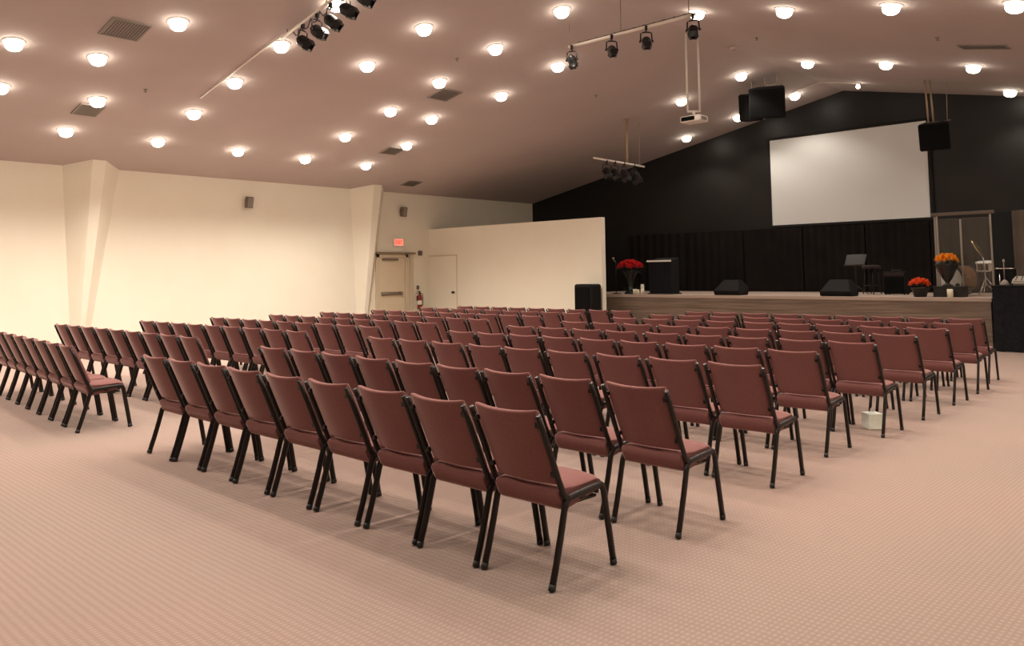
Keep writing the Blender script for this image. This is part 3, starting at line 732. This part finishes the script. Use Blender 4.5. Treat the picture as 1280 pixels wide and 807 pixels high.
def leaves(bb, rx, z, n, ln, seed, down=.4):
    rnd = random.Random(seed)
    for k in range(n):
        a = rnd.uniform(0, 2 * PI); c, s = math.cos(a), math.sin(a); r0 = rx * rnd.uniform(.3, .9); l = ln * rnd.uniform(.7, 1.2); dz = rnd.uniform(-down, .5) * l
        w_ = l * .22; zz = z + rnd.uniform(-.02, .03)
        p = [(r0 * c, r0 * s, zz), ((r0 + l * .5) * c - w_ * s, (r0 + l * .5) * s + w_ * c, zz + dz * .6 + .01), ((r0 + l) * c, (r0 + l) * s, zz + dz), ((r0 + l * .5) * c + w_ * s, (r0 + l * .5) * s - w_ * c, zz + dz * .6 + .01)]
        bb.faces.new([bb.verts.new(q) for q in p])
t = thing('red_flower_arrangement', 'mound of red flowers in a tall dark vase at stage left', 'flower arrangement', (-12.79, 17.88, ZS))
b = NB(); lathe(b, [(0, 0), (.16, 0), (.17, .02), (.10, .10), (.07, .22), (.09, .38), (.16, .55), (.20, .62), (.185, .63), (.15, .56), (0, .5)], 20); obj('vase', b, M['pot'], t)
b = NB(); mound(b, .33, .20, 80, .06, .085, 3); xfz = .68
for v in b.verts: v.co.z += xfz
obj('blooms', b, M['red_flower'], t)
b = NB(); leaves(b, .22, .66, 40, .16, 5, .9); leaves(b, .14, .12, 40, .14, 6, .6); obj('foliage', b, M['leaf'], t)
t = thing('orange_flower_pot', 'small orange-red flowers in a black pot on the stage edge', 'potted flowers', (-5.53, 17.76, ZS))
b = NB(); lathe(b, [(0, 0), (.11, 0), (.12, .015), (.16, .17), (.175, .175), (.175, .20), (.155, .20), (.14, .16), (0, .15)], 20); obj('pot', b, M['pot'], t)
b = NB(); mound(b, .185, .13, 46, .045, .065, 8)
for v in b.verts: v.co.z += .235
obj('blooms', b, M['orange_flower'], t)
b = NB(); leaves(b, .12, .21, 36, .10, 9, .8); obj('foliage', b, M['leaf'], t)
b = NB(); box(b, -5.30, -4.74, 17.80, 18.12, ZS, ZS + .20, .012); box(b, -5.32, -4.72, 17.78, 18.14, ZS + .185, ZS + .215, .006)
tag(obj('plinth', b, M['pot']), 'low black plinth beneath the yellow flowers', 'plinth')
t = thing('yellow_flower_urn', 'yellow-orange flowers in a black flared urn on a plinth', 'potted flowers', (-5.06, 17.94, ZS + .215))
b = NB(); lathe(b, [(0, 0), (.10, 0), (.105, .02), (.04, .05), (.04, .08), (.10, .17), (.17, .33), (.215, .43), (.22, .45), (.20, .45), (.16, .35), (0, .3)], 22); obj('urn', b, M['pot'], t)
b = NB(); mound(b, .21, .15, 56, .05, .07, 12)
for v in b.verts: v.co.z += .49
obj('blooms', b, M['yellow_flower'], t)
b = NB(); leaves(b, .14, .45, 40, .11, 13, .6); obj('foliage', b, M['leaf'], t)
b = NB()
for a in (.3, 2.2, 4.0): tube(b, [(0, 0, .55), (.03 * math.cos(a), .03 * math.sin(a), .68), (.07 * math.cos(a), .07 * math.sin(a), .74)], .006, n=5)
obj('twigs', b, M['leaf'], t)
# candles
def candle(x, y, r, h, label, glass=False):
    t = thing('pillar_candle', label, 'candle', (x, y, ZS), group='white pillar candles')
    bb = NB(); lathe(bb, [(0, 0), (r, 0), (r, h), (r * .9, h + .004), (r * .5, h - .006), (0, h - .006)], 18); obj('wax', bb, M['candle'], t)
    bb = NB(); tube(bb, [(0, 0, h - .006), (.002, 0, h + .018)], .002, n=5); obj('wick', bb, M['cap'], t)
    if glass:
        bb = NB(); lathe(bb, [(r * .8, h + .005), (r * 1.05, h + .03), (r * .9, h + .10), (r * .7, h + .12)], 18); obj('glass_chimney', bb, M['candle_glass'], t)
candle(-12.60, 17.80, .055, .13, 'short white candle leftmost beside the red flowers')
candle(-12.48, 17.76, .045, .12, 'short white candle between the other two beside the red flowers')
candle(-12.36, 17.80, .05, .14, 'tallest white candle with glass chimney beside the red flowers', True)
candle(-4.95, 17.68, .055, .16, 'pale candle in front of the plinth with yellow flowers')
# black lectern with pale top edge at stage left
t = thing('lectern', 'black lectern with a pale top edge on the stage near red flowers', 'lectern', (-11.88, 18.1, ZS))
b = NB(); prism(b, [(-.34, -.18, .03), (-.34, -.22, .84), (-.34, .2, .95), (-.34, .2, .03)], (.68, 0, 0)); bmesh.ops.bevel(b, geom=b.edges[:], offset=.01, segments=1, affect='EDGES'); obj('body', b, M['skirt'], t)
b = NB(); box(b, -.37, .37, -.25, -.22, .835, .88, .006); obj('top_ledge', b, M['white_paint'], t)
b = NB(); box(b, -.38, .38, -.22, .23, 0, .03, .006); obj('base', b, M['black_metal'], t)
# microphone stand near the partition
t = thing('microphone_stand', 'thin dark microphone stand at the far left stage edge', 'microphone stand', (-13.28, 17.9, ZS))
b = NB(); lathe(b, [(0, 0), (.13, 0), (.13, .012), (.03, .03), (.013, .04), (0, .04)], 16); obj('base', b, M['black_metal'], t)
b = NB(); tube(b, [(0, 0, .03), (0, 0, .85)], .011, n=8); obj('pole', b, M['black_metal'], t)
b = NB(); tube(b, [(0, 0, .85), (0, -.10, .93)], .012, n=8); lathe(b, [(0, 0), (.024, .01), (.03, .035), (.022, .06), (0, .066)], 12, o=(0, -.11, .92)); obj('microphone', b, M['grey_metal'], t)
# dim music stand and stool mid-stage
t = thing('music_stand', 'dim grey-topped music stand on the stage below the screen', 'music stand', (-7.25, 18.9, ZS), -.2)
b = NB(); box(b, -.25, .25, -.008, .008, -.08, .20, .006, xf=Matrix.Translation((0, 0, .74)) @ Matrix.Rotation(-.45, 4, 'X')); box(b, -.25, .25, -.06, .0, -.09, -.08, .003, xf=Matrix.Translation((0, 0, .74)) @ Matrix.Rotation(-.45, 4, 'X')); obj('desk', b, M['black_metal'], t)
b = NB(); tube(b, [(0, .01, .72), (0, .01, .05)], .012, n=8); obj('pole', b, M['black_metal'], t)
for k in range(3):
    a = k * 2.094 + .4; b = NB(); tube(b, [(0, .01, .22), (.12 * math.cos(a), .12 * math.sin(a), .12), (.27 * math.cos(a), .27 * math.sin(a), .012)], .009, n=6); obj('leg', b, M['black_metal'], t)
t = thing('padded_stool', 'dark maroon padded stool behind the music stand on stage', 'stool', (-7.15, 19.6, ZS))
b = NB(); lathe(b, [(0, .58), (.20, .58), (.21, .60), (.21, .64), (.19, .67), (0, .68)], 22); obj('seat', b, M['maroon_dark'], t)
for k in range(4):
    a = k * PI / 2 + .5; b = NB(); tube(b, [(.12 * math.cos(a), .12 * math.sin(a), .58), (.20 * math.cos(a), .20 * math.sin(a), .0)], .014, n=8); obj('leg', b, M['black_metal'], t)
b = NB(); tube(b, [(.175 * math.cos(q * PI / 8), .175 * math.sin(q * PI / 8), .2) for q in range(17)], .009, n=6, caps=False); obj('foot_ring', b, M['black_metal'], t)
t = thing('guitar_amplifier', 'dark amplifier box on the stage right of the music stand', 'amplifier', (-6.5, 19.3, ZS))
b = NB(); box(b, -.24, .24, -.15, .15, .02, .52, .02); o = obj('cabinet', b, M['blackbox'], t)
b = NB(); box(b, -.21, .21, -.158, -.145, .05, .40, .006); obj('grille', b, M['grille'], o)
b = NB(); box(b, -.21, .21, -.156, -.146, .42, .49, .004); obj('control_panel', b, M['maroon_dark'], o)
b = NB(); tube(b, [(-.1, 0, .52), (-.08, 0, .55), (.08, 0, .55), (.1, 0, .52)], .012, n=6); obj('handle', b, M['cap'], o)
b = NB()
for x in (-.2, .2):
    for y in (-.11, .11): lathe(b, [(0, 0), (.02, 0), (.024, .024), (0, .025)], 10, o=(x, y, 0))
obj('rubber_feet', b, M['cap'], t)

# drum shield: clear panels between pale posts
t = thing('drum_shield', 'clear acrylic drum shield with pale posts at the stage right corner', 'drum shield', (-4.85, 18.42, ZS))
sp_pts = [(-.62, .30), (-.49, .0), (-.04, -.03), (.50, .0)]
for i, (x, y) in enumerate(sp_pts):
    b = NB(); box(b, x - .017, x + .017, y - .017, y + .017, 0, (1.68, 1.68, 1.58, 1.70)[i], .003); box(b, x - .05, x + .05, y - .05, y + .05, 0, .02, .003)
    obj('post', b, M['grey_metal'], t)
for i in range(3):
    (xa_, ya_), (xb_, yb_) = sp_pts[i], sp_pts[i + 1]; d = Vector((xb_ - xa_, yb_ - ya_, 0)); L_ = d.length; ang = math.atan2(d.y, d.x)
    b = NB(); box(b, .025, L_ - .025, -.004, .004, .04, 1.60, xf=Matrix.Translation((xa_, ya_, 0)) @ Matrix.Rotation(ang, 4, 'Z')); obj('acrylic_panel', b, M['acrylic'], t)
b = NB(); tube(b, [(-.62, .30, 1.69), (-.50, 0, 1.69)], .03, n=8); box(b, -.60, .58, -.03, .03, 1.66, 1.73, .008); obj('top_rail', b, M['brown_drape'], t)
# drum kit pieces behind the shield
t = thing('bass_drum', 'wooden bass drum with white front head behind the clear shield', 'drum', (-5.18, 19.10, ZS), -.42)
Rd = .30; zc = Rd + .03
xf = Matrix.Translation((0, 0, zc)) @ Matrix.Rotation(PI / 2, 4, 'X')
b = NB(); lathe(b, [(Rd, -.22), (Rd, .22)], 36, xf=xf); lathe(b, [(0, -.215), (Rd * .98, -.215)], 36, xf=xf); obj('shell', b, M['drum_wood'], t)
for z in (-.22, .22):
    b = NB(); lathe(b, [(Rd - .01, z - .02), (Rd + .018, z - .02), (Rd + .018, z + .02), (Rd - .01, z + .02)], 36, xf=xf); obj('hoop', b, M['black_metal'], t)
b = NB(); lathe(b, [(0, .215), (Rd - .01, .215)], 36, xf=xf); o = obj('front_head', b, M['drum_head'], t)
b = NB(); lathe(b, [(0, .218), (.055, .218)], 18, xf=Matrix.Translation((.16, 0, -.12)) @ xf); obj('port_hole', b, M['grille'], o)
for s in (-1, 1):
    b = NB(); tube(b, [(s * (Rd - .02), -.1, zc - .1), (s * (Rd + .16), -.18, .0)], .01, n=6); obj('spur', b, M['chrome'], t)
for k in range(8):
    a = k * PI / 4 + .2; b = NB(); c, s = math.cos(a), math.sin(a)
    tube(b, [((Rd + .02) * c, -.2, zc + (Rd + .02) * s), ((Rd + .02) * c, .2, zc + (Rd + .02) * s)], .006, n=6); obj('tension_rod', b, M['chrome'], t)
t = thing('snare_drum', 'chrome snare drum on a stand behind the clear shield', 'drum', (-4.78, 19.6, ZS))
xf = Matrix.Translation((0, 0, .62)) @ Matrix.Rotation(.2, 4, 'X')
b = NB(); lathe(b, [(.18, -.08), (.18, .08)], 28, xf=xf); obj('shell', b, M['chrome'], t)
b = NB(); lathe(b, [(0, .078), (.178, .078)], 28, xf=xf); lathe(b, [(0, -.078), (.178, -.078)], 28, xf=xf); obj('head', b, M['drum_head'], t)
for z in (-.08, .08):
    b = NB(); lathe(b, [(.175, z - .012), (.19, z - .012), (.19, z + .012), (.175, z + .012)], 28, xf=xf); obj('hoop', b, M['chrome'], t)
b = NB(); tube(b, [(0, 0, .53), (0, 0, .2)], .012, n=8)
for k in range(3):
    a = k * 2.094; tube(b, [(0, 0, .50), (.15 * math.cos(a), .15 * math.sin(a), .545)], .008, n=6); tube(b, [(0, 0, .25), (.22 * math.cos(a + .5), .22 * math.sin(a + .5), .008)], .008, n=6)
obj('stand', b, M['chrome'], t)
t = thing('cymbal_stand', 'bright chrome cymbal stand behind the right clear panel', 'cymbal stand', (-4.62, 18.95, ZS))
b = NB(); tube(b, [(0, 0, .3), (-.02, 0, .75), (-.10, 0, 1.0)], .013, n=8); obj('pole', b, M['chrome'], t)
for k in range(3):
    a = k * 2.094 + .3; b = NB(); tube(b, [(0, 0, .38), (.16 * math.cos(a), .16 * math.sin(a), .15), (.24 * math.cos(a), .24 * math.sin(a), .01)], .01, n=6); obj('leg', b, M['chrome'], t)
b = NB(); lathe(b, [(0, .022), (.03, .02), (.045, .006), (.12, -.004), (.21, -.018), (.21, -.02), (.12, -.007), (0, .004)], 28, xf=Matrix.Translation((-.10, 0, 1.0)) @ Matrix.Rotation(1.05, 4, 'Y')); obj('cymbal', b, M['cymbal'], t)
t = thing('floor_tom', 'black floor tom drum at the right end behind the shield', 'drum', (-4.50, 20.05, ZS))
b = NB(); lathe(b, [(.2, .18), (.2, .56)], 26); lathe(b, [(0, .558), (.2, .558)], 26); lathe(b, [(0, .185), (.2, .185)], 26); obj('shell', b, M['blackbox'], t)
for z in (.18, .56):
    b = NB(); lathe(b, [(.195, z - .012), (.212, z - .012), (.212, z + .012), (.195, z + .012)], 26); obj('hoop', b, M['chrome'], t)
for k in range(3):
    a = k * 2.094 + .2; b = NB(); tube(b, [(.215 * math.cos(a), .215 * math.sin(a), .45), (.215 * math.cos(a), .215 * math.sin(a), 0)], .009, n=6); obj('leg', b, M['chrome'], t)

# tall black-skirted cart right of the stage, gear on top
t = thing('skirted_cart', 'tall black cloth-covered cart on the floor right of the stage', 'cart', (-3.28, 17.55, 0))
b = NB(); n = 60; lp = []
hw, hd = .80, .42
per = []
for k in range(n):
    q = 4 * k / n; s = q % 1
    p = ((-hw + 2 * hw * s, -hd) if q < 1 else (hw, -hd + 2 * hd * s) if q < 2 else (hw - 2 * hw * s, hd) if q < 3 else (-hw, hd - 2 * hd * s))
    per.append(p)
lo = []; hi = []
for k, (x, y) in enumerate(per):
    f = 1 + .018 * math.sin(k * 2.2); lo.append(b.verts.new((x * f * 1.01, y * f * 1.02, .012))); hi.append(b.verts.new((x, y, 1.19)))
for k in range(n): b.faces.new((lo[k], lo[(k + 1) % n], hi[(k + 1) % n], hi[k]))
b.faces.new(hi); b.faces.new(lo[::-1]); obj('skirt', b, M['skirt'], t)
b = NB(); box(b, -hw - .015, hw + .015, -hd - .015, hd + .015, 1.19, 1.215, .008); obj('top_board', b, M['skirt'], t)
b = NB()
for x in (-.7, .7):
    for y in (-.35, .35): lathe(b, [(0, 0), (.05, 0), (.05, .02), (0, .02)], 12, o=(x, y, 0))
obj('foot', b, M['cap'], t)
t = thing('desk_microphone', 'thin dark microphone stand on top of the black cart', 'microphone stand', (-3.95, 17.5, 1.215))
b = NB(); lathe(b, [(0, 0), (.075, 0), (.08, .01), (.05, .07), (.02, .10), (0, .1)], 16); obj('base', b, M['rod'], t)
b = NB(); tube(b, [(0, 0, .09), (0, 0, .42)], .008, n=6); lathe(b, [(0, .42), (.018, .43), (.02, .47), (0, .49)], 10); obj('pole', b, M['rod'], t)
t = thing('mixing_console', 'grey rounded equipment lump on the black cart at frame edge', 'equipment', (-3.62, 17.5, 1.215))
b = NB(); prism(b, [(-.19, -.18, 0), (-.19, -.18, .06), (-.19, -.02, .15), (-.19, .14, .17), (-.19, .18, 0)], (.5, 0, 0)); bmesh.ops.bevel(b, geom=b.edges[:], offset=.03, segments=3, affect='EDGES'); o = obj('case', b, M['rod'], t)
b = NB()
for i in range(5):
    for j in range(3): lathe(b, [(0, 0), (.012, 0), (.010, .02), (0, .02)], 8, o=(-.12 + .09 * i, -.12 + .05 * j, .085 + .028 * j))
obj('knobs', b, M['cap'], o)

# ------------------------------------------------------------------ world and view
wd = bpy.data.worlds.new('world'); S.world = wd; wd.use_nodes = True
wd.node_tree.nodes['Background'].inputs[0].default_value = (.02, .018, .016, 1); wd.node_tree.nodes['Background'].inputs[1].default_value = 1
S.view_settings.view_transform = 'Standard'; S.view_settings.look = 'None'; S.view_settings.gamma = 1; S.view_settings.use_curve_mapping = False
S.view_settings.exposure = 0.0
S.cycles.use_denoising = True
S.cycles.max_bounces = 8; S.cycles.diffuse_bounces = 4
